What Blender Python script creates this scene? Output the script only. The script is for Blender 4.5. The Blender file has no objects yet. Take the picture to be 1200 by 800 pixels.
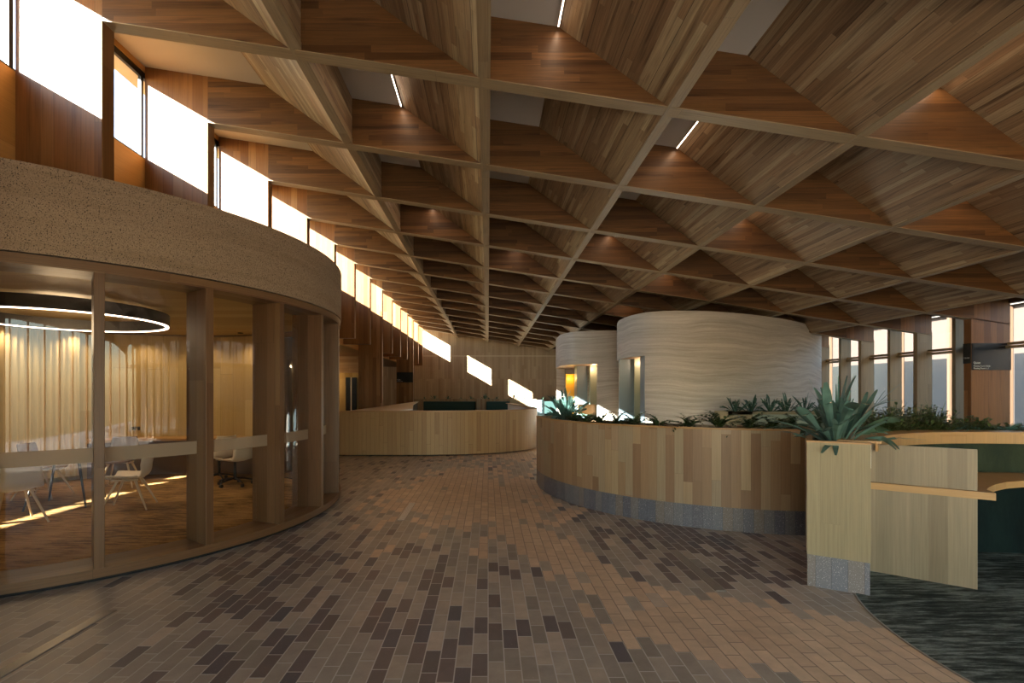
import bpy, math, random
from math import sin, cos, pi, radians, hypot, atan2, floor as fl
from mathutils import Vector, Matrix
random.seed(7)
S = bpy.context.scene
COL = S.collection
EYE = 1.65
F = 570.0; CX = 572.0; HY = 459.0          # focal length and principal point, in pixels of the 1200x800 frame

# ------------------------------------------------------------------ camera, sky, sun, exposure
cam = bpy.data.objects.new('camera', bpy.data.cameras.new('camera')); COL.objects.link(cam)
cam.location = (0, 0, EYE); cam.rotation_euler = (pi/2, 0, 0)
cam.data.sensor_width = 36; cam.data.lens = F/1200*36
cam.data.shift_x = (600-CX)/1200; cam.data.shift_y = (HY-400)/1200
cam.data.clip_start = 0.05; cam.data.clip_end = 400
S.camera = cam

SUN_TO = Vector((1.4, 1.0, -0.80)).normalized()
w = bpy.data.worlds.new('world'); S.world = w; w.use_nodes = True
nt = w.node_tree; nt.nodes.clear()
sky = nt.nodes.new('ShaderNodeTexSky'); sky.sky_type = 'NISHITA'; sky.sun_disc = False
sky.sun_elevation = radians(25); sky.sun_rotation = atan2(-SUN_TO.x, -SUN_TO.y)
sky.air_density = 1.2; sky.dust_density = 0.6; sky.ozone_density = 1.5
bg = nt.nodes.new('ShaderNodeBackground'); bg.inputs[1].default_value = 0.68
wo = nt.nodes.new('ShaderNodeOutputWorld')
nt.links.new(sky.outputs[0], bg.inputs[0]); nt.links.new(bg.outputs[0], wo.inputs[0])
sl = bpy.data.lights.new('sun', 'SUN'); sl.energy = 58; sl.angle = radians(0.5); sl.color = (1, 0.96, 0.90)
so = bpy.data.objects.new('sun', sl); COL.objects.link(so); so.location = (-30, -20, 20)
so.rotation_euler = SUN_TO.to_track_quat('-Z', 'Y').to_euler()
S.view_settings.view_transform = 'Standard'; S.view_settings.look = 'None'
S.view_settings.gamma = 1; S.view_settings.use_curve_mapping = False
S.view_settings.exposure = 0.88
S.cycles.max_bounces = 10; S.cycles.diffuse_bounces = 6; S.cycles.glossy_bounces = 4
S.cycles.transparent_max_bounces = 16; S.cycles.sample_clamp_indirect = 6
S.cycles.caustics_reflective = False; S.cycles.caustics_refractive = False

# ------------------------------------------------------------------ material helpers
def srgb(h):
    c = [int(h[i:i+2], 16)/255 for i in (0, 2, 4)]
    return tuple([(x/12.92 if x <= .04045 else ((x+.055)/1.055)**2.4) for x in c] + [1])
class NT:
    def __init__(s, name):
        s.m = bpy.data.materials.new(name); s.m.use_nodes = True; s.t = s.m.node_tree
        s.b = s.t.nodes['Principled BSDF']
    def n(s, typ, **kw):
        o = s.t.nodes.new(typ)
        for k, v in kw.items(): setattr(o, k, v)
        return o
    def put(s, sock, v):
        if hasattr(v, 'is_linked') or isinstance(v, bpy.types.NodeSocket): s.t.links.new(v, sock)
        elif v is not None: sock.default_value = v
    def math(s, op, a, b=None, c=None):
        o = s.n('ShaderNodeMath', operation=op)
        for i, v in enumerate((a, b, c)): s.put(o.inputs[i], v)
        return o.outputs[0]
    def xyz(s, x, y, z=0.0):
        o = s.n('ShaderNodeCombineXYZ')
        for i, v in enumerate((x, y, z)): s.put(o.inputs[i], v)
        return o.outputs[0]
    def noise(s, vec, scale=1, detail=2, rough=.5):
        o = s.n('ShaderNodeTexNoise'); s.put(o.inputs['Vector'], vec)
        o.inputs['Scale'].default_value = scale; o.inputs['Detail'].default_value = detail; o.inputs['Roughness'].default_value = rough
        return o.outputs['Fac']
    def white(s, vec):
        o = s.n('ShaderNodeTexWhiteNoise'); s.put(o.inputs['Vector'], vec); return o.outputs['Value']
    def ramp(s, fac, stops, interp='LINEAR'):
        o = s.n('ShaderNodeValToRGB'); s.put(o.inputs[0], fac); cr = o.color_ramp; cr.interpolation = interp
        while len(cr.elements) < len(stops): cr.elements.new(0.5)
        for e, (p, c) in zip(cr.elements, stops):
            e.position = p; e.color = c if len(c) == 4 else (*c, 1)
        return o.outputs[0]
    def mix(s, fac, a, b, blend='MIX'):
        o = s.n('ShaderNodeMix', data_type='RGBA', blend_type=blend)
        s.put(o.inputs[0], fac); s.put(o.inputs[6], a); s.put(o.inputs[7], b)
        return o.outputs[2]
    def bump(s, h, strength=.3, dist=.01):
        o = s.n('ShaderNodeBump'); o.inputs['Strength'].default_value = strength; o.inputs['Distance'].default_value = dist
        s.put(o.inputs['Height'], h); s.t.links.new(o.outputs[0], s.b.inputs['Normal'])

def plain(name, col, rough=.5, metal=0, spec=None, emis=None, estr=0):
    q = NT(name); q.b.inputs['Base Color'].default_value = srgb(col) if isinstance(col, str) else (*col, 1)
    q.b.inputs['Roughness'].default_value = rough; q.b.inputs['Metallic'].default_value = metal
    if spec is not None: q.b.inputs['Specular IOR Level'].default_value = spec
    if emis: q.b.inputs['Emission Color'].default_value = srgb(emis); q.b.inputs['Emission Strength'].default_value = estr
    return q.m

def wood(name, cols, bw=.09, bl=1.2, rough=.5, seam=.0012, grain=.35, streak=.35, seamdark=.45, panel=0):
    """boards run along UV.x (metres), stacked across UV.y"""
    q = NT(name)
    uv = q.n('ShaderNodeUVMap', uv_map='UVMap'); sp = q.n('ShaderNodeSeparateXYZ'); q.t.links.new(uv.outputs[0], sp.inputs[0])
    rnd = q.n('ShaderNodeObjectInfo').outputs['Random']
    u = q.math('MULTIPLY_ADD', rnd, 37.3, sp.outputs[0]); v = sp.outputs[1]
    vr = q.math('DIVIDE', v, bw); row = q.math('FLOOR', vr)
    rr = q.white(q.xyz(row, q.math('MULTIPLY', rnd, 91.0), 3.3))
    us = q.math('MULTIPLY_ADD', rr, bl*7.0, u); ur = q.math('DIVIDE', us, bl); bi = q.math('FLOOR', ur)
    h = q.white(q.xyz(row, bi, q.math('MULTIPLY', rnd, 53.0)))
    n = len(cols)
    base = q.ramp(h, [((i+.5)/n, (srgb(c)[0]*.93, srgb(c)[1]*1.05, srgb(c)[2]*1.02, 1)) for i, c in enumerate(cols)])
    hv = q.math('MULTIPLY', h, 40.0)
    g1 = q.noise(q.xyz(q.math('MULTIPLY', us, 2.2), q.math('MULTIPLY', v, 85.0), hv), 1, 4, .6)
    g2 = q.noise(q.xyz(q.math('MULTIPLY', us, 1.1), q.math('MULTIPLY', v, 16.0), hv), 1, 3, .6)
    f1 = q.math('MULTIPLY_ADD', g1, grain*2, 1-grain)
    col = q.mix(1.0, base, q.xyz(f1, f1, f1), 'MULTIPLY')
    st = q.ramp(g2, [(.56, (0, 0, 0)), (.74, (1, 1, 1))])
    col = q.mix(q.math('MULTIPLY', st, streak), col, q.mix(1.0, base, (.28, .22, .18, 1), 'MULTIPLY'))
    # seams
    fv = q.math('FRACT', vr); ev = q.math('MULTIPLY', q.math('MINIMUM', fv, q.math('SUBTRACT', 1.0, fv)), bw)
    fu = q.math('FRACT', ur); eu = q.math('MULTIPLY', q.math('MINIMUM', fu, q.math('SUBTRACT', 1.0, fu)), bl)
    e = q.math('MINIMUM', ev, eu)
    sm = q.math('LESS_THAN', e, seam)
    if panel:
        fp = q.math('FRACT', q.math('DIVIDE', v, panel)); ep = q.math('MULTIPLY', q.math('MINIMUM', fp, q.math('SUBTRACT', 1.0, fp)), panel)
        sm = q.math('MAXIMUM', q.math('MULTIPLY', sm, .4), q.math('LESS_THAN', ep, .0035))
    col = q.mix(q.math('MULTIPLY', sm, seamdark), col, (.01, .007, .005, 1))
    q.t.links.new(col, q.b.inputs['Base Color'])
    q.b.inputs['Roughness'].default_value = rough; q.b.inputs['Specular IOR Level'].default_value = .35
    q.bump(q.math('SUBTRACT', q.math('MULTIPLY', g1, .3), sm), .25, .003)
    return q.m

M = {}
M['beam'] = wood('beam timber', ['5c3a20', '684426', '4d2f19', '613f25', '70492a'], .07, 1.6, .42, panel=0, streak=.8, grain=.6, seamdark=.25)
M['rib'] = wood('rib timber', ['98755a', '80614a', 'a58468', '8d6d54', 'b09377'], .06, 1.5, .45, panel=.36, streak=.95, grain=.7, seamdark=.7)
M['ribedge'] = wood('rib edge timber', ['967a5e', '8d7156', '9b8064'], .2, 2.4, .45)
M['fin'] = wood('fin timber', ['80532f', '8c5c37', '744826', '976a45', '6f4424'], .13, 3.2, .42, streak=.5, seam=.002)
M['sill'] = wood('sill timber', ['c08a50', 'b98348', 'c79258'], .4, 4, .45, streak=.1, grain=.2)
M['farwall'] = wood('pale vertical lining boards', ['b8957a', 'ae8b6f', 'c3a184', 'a88468', 'bb987c'], .12, 2.4, .5, streak=.15, grain=.2, seam=.003)
M['glazing'] = wood('glazing frame timber', ['6c4a31', '62412a', '745339'], .3, 3, .38, streak=.3, grain=.35)
M['desk'] = wood('reception cladding', ['a9805a', 'b28a63', '9f7652', 'ad845e'], .11, 3, .42, streak=.12, grain=.22, seam=.0025, seamdark=.6)
M['planter'] = wood('planter cladding', ['9c7a60', '8f6d53', 'ab8d70', '83614a', 'a1826a', '988069'], .105, .95, .42, streak=.12, grain=.25, seam=.001)
M['veneer'] = wood('pale veneer', ['8a775c', '837055', '907d62'], .14, 3, .42, streak=.12, grain=.3, seam=.0004)
M['veneer2'] = wood('grey brown veneer', ['86735f', '7b6956', '907d68', '756350'], .12, 3, .35, streak=.12, grain=.3, seam=.0004)
M['cap'] = wood('planter cap timber', ['b08458', 'a87a4f'], .3, 1.4, .4, streak=.1, grain=.25)
M['golden'] = wood('golden lining', ['b8986a', 'ae8d5e', 'c2a376', 'a68658'], .3, 3, .5, streak=.1, grain=.2, seam=.003)
M['white'] = plain('white laminate', 'd9d2c8', .35)
M['soffit'] = plain('soffit panel', 'c6c2bb', .6)
M['black'] = plain('black metal', '121212', .4)
M['dark'] = plain('dark void lining', '1b1714', .7)
M['led'] = plain('warm led diffuser', 'ffffff', .5, emis='ffe8d0', estr=8)
M['ringled'] = plain('ring led diffuser', 'ffffff', .5, emis='ffe6cf', estr=5)
M['gold'] = plain('golden door frame', 'd99a20', .4)
M['greenpanel'] = plain('sage green panel', '8f9a86', .35)
M['greypanel'] = plain('slate grey panel', '6f7f86', .35)
M['teal'] = plain('dark teal upholstery', '1d3a38', .8)
M['steel'] = plain('steel strip', '9a9690', .35, .6)
M['chairwhite'] = plain('chair shell white', 'd6cdbd', .4)
M['chairbrown'] = plain('chair shell brown', '5a4636', .5)
M['leg'] = plain('pale ash leg', 'cdbb9c', .45)
M['soil'] = plain('soil', '1c150f', .95)
M['skirt'] = plain('shadow gap', '0c0a08', .8)
M['text'] = plain('white lettering', 'e6e6e2', .5)
M['sign'] = plain('black sign board', '15171a', .25)

def mat_stone(name, cols, sc=1.0, rough=.75, bumpy=.25, speck=0):
    q = NT(name); p = q.n('ShaderNodeTexCoord').outputs['Object']; sp = q.n('ShaderNodeSeparateXYZ'); q.t.links.new(p, sp.inputs[0])
    warp = q.noise(p, .5, 2)
    z = q.math('MULTIPLY_ADD', warp, .35, sp.outputs[2])
    lay = q.noise(q.xyz(q.math('MULTIPLY', sp.outputs[0], .5), q.math('MULTIPLY', sp.outputs[1], .5), q.math('MULTIPLY', z, 15*sc)), 1, 9, .72)
    fine = q.noise(p, 90, 3, .7)
    col = q.ramp(lay, [(.3, srgb(cols[0])), (.5, srgb(cols[1])), (.68, srgb(cols[2]))])
    ff = q.math('MULTIPLY_ADD', fine, .7, .65)
    col = q.mix(1.0, col, q.xyz(ff, ff, ff), 'MULTIPLY')
    if speck:
        s2 = q.noise(p, 130, 1, .5)
        col = q.mix(q.ramp(s2, [(.34, (1, 1, 1)), (.41, (0, 0, 0))]), col, (.02, .012, .008, 1))
    q.t.links.new(col, q.b.inputs['Base Color']); q.b.inputs['Roughness'].default_value = rough
    q.bump(q.math('MULTIPLY_ADD', fine, .5, lay), bumpy, .005)
    return q.m
M['stone'] = mat_stone('layered rammed stone', ['9c9386', 'b5aca0', 'c9c1b5'])
M['render'] = mat_stone('coarse brown render', ['86725a', '94806a', '9c8870'], .5, .9, .5, speck=1)

def mat_plinth():
    q = NT('terrazzo plinth'); uv = q.n('ShaderNodeUVMap', uv_map='UVMap'); sp = q.n('ShaderNodeSeparateXYZ'); q.t.links.new(uv.outputs[0], sp.inputs[0])
    v = q.math('DIVIDE', sp.outputs[1], .11); h = q.white(q.xyz(q.math('FLOOR', v), 1.0, 0.0))
    col = q.ramp(h, [(.1, srgb('565760')), (.5, srgb('64666c')), (.9, srgb('6f665f'))])
    s = q.noise(q.n('ShaderNodeTexCoord').outputs['Object'], 160, 1)
    col = q.mix(q.ramp(s, [(.66, (0, 0, 0)), (.70, (1, 1, 1))]), col, (.45, .45, .45, 1))
    fr = q.math('FRACT', v); e = q.math('MINIMUM', fr, q.math('SUBTRACT', 1.0, fr)); sm = q.math('LESS_THAN', e, .02)
    col = q.mix(q.math('MULTIPLY', sm, .5), col, (.03, .035, .05, 1))
    q.t.links.new(col, q.b.inputs['Base Color']); q.b.inputs['Roughness'].default_value = .45
    return q.m
M['plinth'] = mat_plinth()

def mat_brick():
    q = NT('clay paver floor'); W, L = .099, .248
    p = q.n('ShaderNodeTexCoord').outputs['Object']; sp = q.n('ShaderNodeSeparateXYZ'); q.t.links.new(p, sp.inputs[0])
    x, y = sp.outputs[0], sp.outputs[1]
    cx = q.math('DIVIDE', x, W); ci = q.math('FLOOR', cx); fx = q.math('FRACT', cx)
    cy = q.math('DIVIDE', q.math('MULTIPLY_ADD', ci, .38*L, y), L); ri = q.math('FLOOR', cy); fy = q.math('FRACT', cy)
    h = q.white(q.xyz(ci, ri, 0.0)); h2 = q.white(q.xyz(ci, ri, 7.0))
    xc = q.math('MULTIPLY', q.math('ADD', ci, .5), W); yc = q.math('MULTIPLY', q.math('SUBTRACT', ri, q.math('MULTIPLY', ci, .38)), L)
    def blob(ax, ay, rx, ry, rot=0):
        dx = q.math('SUBTRACT', xc, ax); dy = q.math('SUBTRACT', yc, ay); c, s_ = cos(rot), sin(rot)
        a = q.math('DIVIDE', q.math('ADD', q.math('MULTIPLY', dx, c), q.math('MULTIPLY', dy, s_)), rx)
        b = q.math('DIVIDE', q.math('SUBTRACT', q.math('MULTIPLY', dy, c), q.math('MULTIPLY', dx, s_)), ry)
        d = q.math('SQRT', q.math('ADD', q.math('MULTIPLY', a, a), q.math('MULTIPLY', b, b)))
        return q.math('SUBTRACT', 1.0, d)
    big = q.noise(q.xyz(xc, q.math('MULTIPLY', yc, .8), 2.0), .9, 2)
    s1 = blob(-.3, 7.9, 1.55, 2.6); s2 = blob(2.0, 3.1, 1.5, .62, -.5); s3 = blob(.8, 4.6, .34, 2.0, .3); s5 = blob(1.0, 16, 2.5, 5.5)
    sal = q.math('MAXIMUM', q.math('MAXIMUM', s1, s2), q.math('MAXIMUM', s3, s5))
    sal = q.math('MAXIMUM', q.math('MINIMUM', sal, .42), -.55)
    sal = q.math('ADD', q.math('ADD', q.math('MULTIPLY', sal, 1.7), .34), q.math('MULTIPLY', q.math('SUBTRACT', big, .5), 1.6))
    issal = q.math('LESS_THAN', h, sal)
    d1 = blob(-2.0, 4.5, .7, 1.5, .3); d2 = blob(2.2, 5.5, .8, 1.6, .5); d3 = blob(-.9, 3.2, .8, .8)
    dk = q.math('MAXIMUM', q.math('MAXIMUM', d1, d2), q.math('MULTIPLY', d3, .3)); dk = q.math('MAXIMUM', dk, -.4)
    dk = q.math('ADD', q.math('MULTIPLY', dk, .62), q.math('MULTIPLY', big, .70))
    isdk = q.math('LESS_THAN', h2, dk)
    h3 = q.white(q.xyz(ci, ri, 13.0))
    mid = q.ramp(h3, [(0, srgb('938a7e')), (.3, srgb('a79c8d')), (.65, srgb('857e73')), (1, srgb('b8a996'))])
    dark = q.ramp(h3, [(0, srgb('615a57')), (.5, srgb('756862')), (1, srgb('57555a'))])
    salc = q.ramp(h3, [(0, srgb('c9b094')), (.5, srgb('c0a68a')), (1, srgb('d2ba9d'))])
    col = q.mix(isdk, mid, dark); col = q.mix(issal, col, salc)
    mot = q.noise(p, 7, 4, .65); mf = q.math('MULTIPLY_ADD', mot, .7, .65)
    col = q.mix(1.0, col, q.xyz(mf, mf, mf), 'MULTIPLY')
    sc = q.noise(p, 75, 2); col = q.mix(q.math('MULTIPLY', q.ramp(sc, [(.66, (0, 0, 0)), (.72, (1, 1, 1))]), .25), col, (.5, .45, .4, 1))
    ex = q.math('MULTIPLY', q.math('MINIMUM', fx, q.math('SUBTRACT', 1.0, fx)), W)
    ey = q.math('MULTIPLY', q.math('MINIMUM', fy, q.math('SUBTRACT', 1.0, fy)), L)
    e = q.math('MINIMUM', ex, ey)
    mo = q.ramp(q.math('MULTIPLY', e, 100.0), [(.30, (1, 1, 1)), (.42, (0, 0, 0))])
    col = q.mix(mo, col, q.mix(issal, srgb('bdb9b2'), srgb('857466')))
    q.t.links.new(col, q.b.inputs['Base Color'])
    rr = q.math('MULTIPLY_ADD', mot, .25, .33); q.t.links.new(rr, q.b.inputs['Roughness']); q.b.inputs['Specular IOR Level'].default_value = .45
    q.bump(q.math('SUBTRACT', q.math('MULTIPLY', mot, .25), mo), .35, .003)
    return q.m
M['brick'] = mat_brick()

def mat_carpet(name, a, b, c, rot=0.0):
    q = NT(name); p = q.n('ShaderNodeTexCoord').outputs['Object']
    mp = q.n('ShaderNodeMapping'); q.t.links.new(p, mp.inputs[0]); mp.inputs['Rotation'].default_value = (0, 0, rot); mp.inputs['Scale'].default_value = (3.2, 22, 1)
    n1 = q.noise(mp.outputs[0], 1, 6, .75); n2 = q.noise(p, 220, 2, .7)
    n3 = q.noise(p, 1.3, 2)
    t = q.math('ADD', n1, q.math('MULTIPLY', q.math('SUBTRACT', n3, .5), .35))
    col = q.ramp(t, [(.40, srgb(a)), (.50, srgb(b)), (.62, srgb(c))])
    f = q.math('MULTIPLY_ADD', n2, 1.0, .5)
    col = q.mix(1.0, col, q.xyz(f, f, f), 'MULTIPLY')
    q.t.links.new(col, q.b.inputs['Base Color']); q.b.inputs['Roughness'].default_value = .95; q.b.inputs['Specular IOR Level'].default_value = .1
    q.bump(n2, .5, .006); return q.m
M['carpetg'] = mat_carpet('green grey carpet', '2c332f', '4a524d', '7f8983', -.12)
M['carpetb'] = mat_carpet('golden brown carpet', '5d4a30', '9c7d50', 'b3925f', .1)
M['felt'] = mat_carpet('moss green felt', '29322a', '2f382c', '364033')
M['feltshade'] = mat_carpet('shade-darkened green felt', '10191a', '131f1f', '172423')  # shade below the booth desk is put into this darker green

def mat_glass(name, tint, refl=1.0, k=1.0):
    q = NT(name); t = q.t
    tr = q.n('ShaderNodeBsdfTransparent'); tr.inputs[0].default_value = tint
    gl = q.n('ShaderNodeBsdfGlossy'); gl.inputs['Roughness'].default_value = 0.0; gl.inputs[0].default_value = (refl, refl, refl, 1)
    lw = q.n('ShaderNodeLayerWeight'); lw.inputs[0].default_value = .5
    f2 = q.math('MINIMUM', q.math('MULTIPLY_ADD', q.math('POWER', lw.outputs['Facing'], 4.0), .9*k, .04*k), 1.0)
    mx = q.n('ShaderNodeMixShader'); t.links.new(f2, mx.inputs[0]); t.links.new(tr.outputs[0], mx.inputs[1]); t.links.new(gl.outputs[0], mx.inputs[2])
    t.links.new(mx.outputs[0], t.nodes['Material Output'].inputs[0]); return q.m
M['glass'] = mat_glass('clear glass', (.93, .95, .94, 1))
M['glassr'] = mat_glass('meeting room glass', (.86, .83, .78, 1), 1.0, 1.0)
def mat_frost():
    q = NT('frosted band film'); t = q.t
    tr = q.n('ShaderNodeBsdfTransparent'); tr.inputs[0].default_value = (.8, .75, .7, 1)
    df = q.n('ShaderNodeBsdfDiffuse'); df.inputs[0].default_value = srgb('a8957f')
    mx = q.n('ShaderNodeMixShader'); mx.inputs[0].default_value = .62
    t.links.new(tr.outputs[0], mx.inputs[1]); t.links.new(df.outputs[0], mx.inputs[2]); t.links.new(mx.outputs[0], t.nodes['Material Output'].inputs[0]); return q.m
M['frost'] = mat_frost()
def mat_leaf(name, a, b, rough=.45):
    q = NT(name); p = q.n('ShaderNodeTexCoord').outputs['Object']
    n = q.noise(p, 6, 3); col = q.ramp(n, [(.35, srgb(a)), (.65, srgb(b))])
    q.t.links.new(col, q.b.inputs['Base Color']); q.b.inputs['Roughness'].default_value = rough; return q.m
M['agave'] = mat_leaf('blue green succulent leaf', '34524c', '5d7d74')
M['agavedk'] = mat_leaf('deep green strap leaf', '2f4a3a', '4d6e5c')
M['fern'] = mat_leaf('dark fern leaf', '20301a', '37502a')
M['shrub'] = mat_leaf('shrub leaf', '2a3d20', '4a6132')
M['bluefern'] = mat_leaf('blue fern leaf', '4a7a78', '6fa09c')
M['stem'] = plain('plant stem', '4a4a2c', .7)

# ------------------------------------------------------------------ mesh helpers
class MB:
    def __init__(s): s.v = []; s.f = []; s.uv = []; s.sm = []
    def face(s, pts, uvs=None, smooth=False):
        i = len(s.v); s.v += [tuple(p) for p in pts]; s.f.append(tuple(range(i, i+len(pts))))
        s.uv += uvs if uvs else [(p[0], p[1]) for p in pts]; s.sm.append(smooth)
    def gface(s, pts, g):
        """planar face with grain axis g (0,1,2): UV.x along g, UV.y across"""
        a, b, c = Vector(pts[0]), Vector(pts[1]), Vector(pts[2]); n = (b-a).cross(c-a)
        if n.length < 1e-12: return
        n.normalize(); gv = Vector([1.0 if k == g else 0.0 for k in range(3)])
        t = gv - n*gv.dot(n)
        if t.length < .05: gv = Vector([1.0 if k == (g+1) % 3 else 0.0 for k in range(3)]); t = gv - n*gv.dot(n)
        t.normalize(); o = n.cross(t)
        s.face(pts, [(Vector(p).dot(t), Vector(p).dot(o)) for p in pts])
    def box(s, lo, hi, g=2):
        (x0, y0, z0), (x1, y1, z1) = lo, hi
        P = lambda a, b, c: (x1 if a else x0, y1 if b else y0, z1 if c else z0)
        for q in (((0,0,0),(0,1,0),(1,1,0),(1,0,0)), ((0,0,1),(1,0,1),(1,1,1),(0,1,1)), ((0,0,0),(1,0,0),(1,0,1),(0,0,1)),
                  ((0,1,0),(0,1,1),(1,1,1),(1,1,0)), ((0,0,0),(0,0,1),(0,1,1),(0,1,0)), ((1,0,0),(1,1,0),(1,1,1),(1,0,1))):
            s.gface([P(*k) for k in q], g)
        return s
    def hexa(s, b, t, g=2):
        """b, t: lists of corner points bottom and top (counter-clockwise from above)"""
        n = len(b)
        s.gface(list(reversed(b)), g); s.gface(list(t), g)
        for i in range(n):
            j = (i+1) % n; s.gface([b[i], b[j], t[j], t[i]], g)
        return s
    def prism(s, poly, axis_a, axis_b, g):
        """poly = list of (x,z) profile swept along y from a to b"""
        b = [(x, axis_a, z) for x, z in poly]; t = [(x, axis_b, z) for x, z in poly]
        return s.hexa(b, t, g)
    def ring(s, c, r0, r1, z0, z1, a0, a1, n=48, g='v'):
        """solid arc; degrees; g='v' vertical grain on walls"""
        A = [radians(a0+(a1-a0)*i/n) for i in range(n+1)]
        P = lambda r, a, z: (c[0]+r*cos(a), c[1]+r*sin(a), z)
        R = max(r0, r1)
        for i in range(n):
            a, b = A[i], A[i+1]
            wa, wb = a*R, b*R
            def wall(r, flip):
                pts = [P(r, a, z0), P(r, b, z0), P(r, b, z1), P(r, a, z1)]
                uv = [(z0, wa), (z0, wb), (z1, wb), (z1, wa)] if g == 'v' else [(wa, z0), (wb, z0), (wb, z1), (wa, z1)]
                if flip: pts.reverse(); uv.reverse()
                s.face(pts, uv, True)
            wall(r1, False); wall(r0, True)
            for z, fp in ((z1, False), (z0, True)):
                pts = [P(r0, a, z), P(r1, a, z), P(r1, b, z), P(r0, b, z)]; uv = [(wa, r0), (wa, r1), (wb, r1), (wb, r0)]
                if fp: pts.reverse(); uv.reverse()
                s.face(pts, uv)
        if abs(a1-a0) < 359.9:
            for a, fp in ((A[0], False), (A[-1], True)):
                pts = [P(r0, a, z0), P(r1, a, z0), P(r1, a, z1), P(r0, a, z1)]; uv = [(z0, r0), (z0, r1), (z1, r1), (z1, r0)]
                if fp: pts.reverse(); uv.reverse()
                s.face(pts, uv)
        return s
    def disc(s, c, r, z, n=72):
        s.face([(c[0]+r*cos(2*pi*i/n), c[1]+r*sin(2*pi*i/n), z) for i in range(n)]); return s
    def wallpath(s, pts, t, z0, z1, closed=False, g='v'):
        """curved wall along pts; thickness t to the left of travel"""
        n = len(pts); nr = []
        for i in range(n):
            a = pts[i-1] if (i or closed) else pts[0]; b = pts[(i+1) % n] if (i < n-1 or closed) else pts[-1]
            d = Vector((b[0]-a[0], b[1]-a[1])); d.normalize(); nr.append(Vector((-d.y, d.x)))
        q = [(p[0]+k.x*t, p[1]+k.y*t) for p, k in zip(pts, nr)]
        L = [0]
        for i in range(1, n+1): L.append(L[-1]+hypot(pts[i % n][0]-pts[i-1][0], pts[i % n][1]-pts[i-1][1]))
        for i in range(n if closed else n-1):
            j = (i+1) % n
            for src, fp in ((pts, False), (q, True)):
                P = [(*src[i], z0), (*src[j], z0), (*src[j], z1), (*src[i], z1)]
                uv = [(z0, L[i]), (z0, L[i+1]), (z1, L[i+1]), (z1, L[i])] if g == 'v' else [(L[i], z0), (L[i+1], z0), (L[i+1], z1), (L[i], z1)]
                if fp: P.reverse(); uv.reverse()
                s.face(P, uv, True)
            for z, fp in ((z1, False), (z0, True)):
                P = [(*pts[i], z), (*pts[j], z), (*q[j], z), (*q[i], z)]; uv = [(L[i], 0), (L[i+1], 0), (L[i+1], t), (L[i], t)]
                if fp: P.reverse(); uv.reverse()
                s.face(P, uv)
        if not closed:
            for i, fp in ((0, True), (n-1, False)):
                P = [(*pts[i], z0), (*q[i], z0), (*q[i], z1), (*pts[i], z1)]; uv = [(z0, 0), (z0, t), (z1, t), (z1, 0)]
                if fp: P.reverse(); uv.reverse()
                s.face(P, uv)
        return s
    def tube(s, pts, r, n=8, r2=None):
        pts = [Vector(p) for p in pts]; rings = []
        for i, p in enumerate(pts):
            d = (pts[min(i+1, len(pts)-1)]-pts[max(i-1, 0)]).normalized()
            a = d.cross(Vector((0, 0, 1)));
            if a.length < .01: a = d.cross(Vector((1, 0, 0)))
            a.normalize(); b = d.cross(a); rr = r if r2 is None else r+(r2-r)*i/(len(pts)-1)
            rings.append([p+a*rr*cos(2*pi*k/n)+b*rr*sin(2*pi*k/n) for k in range(n)])
        for i in range(len(rings)-1):
            for k in range(n):
                s.face([rings[i][k], rings[i+1][k], rings[i+1][(k+1) % n], rings[i][(k+1) % n]], None, True)
        s.face(list(reversed(rings[-1]))); s.face(rings[0]); return s
    def build(s, name, mat, parent=None, origin=None, bevel=0, weld=True):
        me = bpy.data.meshes.new(name)
        o0 = Vector(origin) if origin is not None else Vector((0, 0, 0))
        # weld identical vertices
        idx = {}; vs = []; fs = []
        for f in s.f:
            nf = []
            for i in f:
                k = tuple(round(c, 5) for c in s.v[i])
                if k not in idx: idx[k] = len(vs); vs.append(tuple(Vector(s.v[i])-o0))
                nf.append(idx[k])
            fs.append(nf)
        keep = [len(set(f)) == len(f) for f in fs]
        uvs = []; c = 0
        for f, k in zip(s.f, keep):
            if k: uvs += s.uv[c:c+len(f)]
            c += len(f)
        me.from_pydata(vs, [], [f for f, k in zip(fs, keep) if k])
        ul = me.uv_layers.new(name='UVMap')
        for i, u in enumerate(uvs): ul.data[i].uv = u
        sm = [m for m, k in zip(s.sm, keep) if k]
        for p, m in zip(me.polygons, sm): p.use_smooth = m
        me.materials.append(mat); me.update()
        ob = bpy.data.objects.new(name, me); COL.objects.link(ob)
        if parent is not None: ob.parent = parent; ob.location = o0 - (Vector(parent.location) if not parent.parent else Vector((0, 0, 0)))
        else: ob.location = o0
        if any(sm):
            e = ob.modifiers.new('edges', 'EDGE_SPLIT'); e.split_angle = radians(40)
        if bevel:
            b = ob.modifiers.new('bevel', 'BEVEL'); b.width = bevel; b.segments = 2; b.limit_method = 'ANGLE'
        return ob

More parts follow.
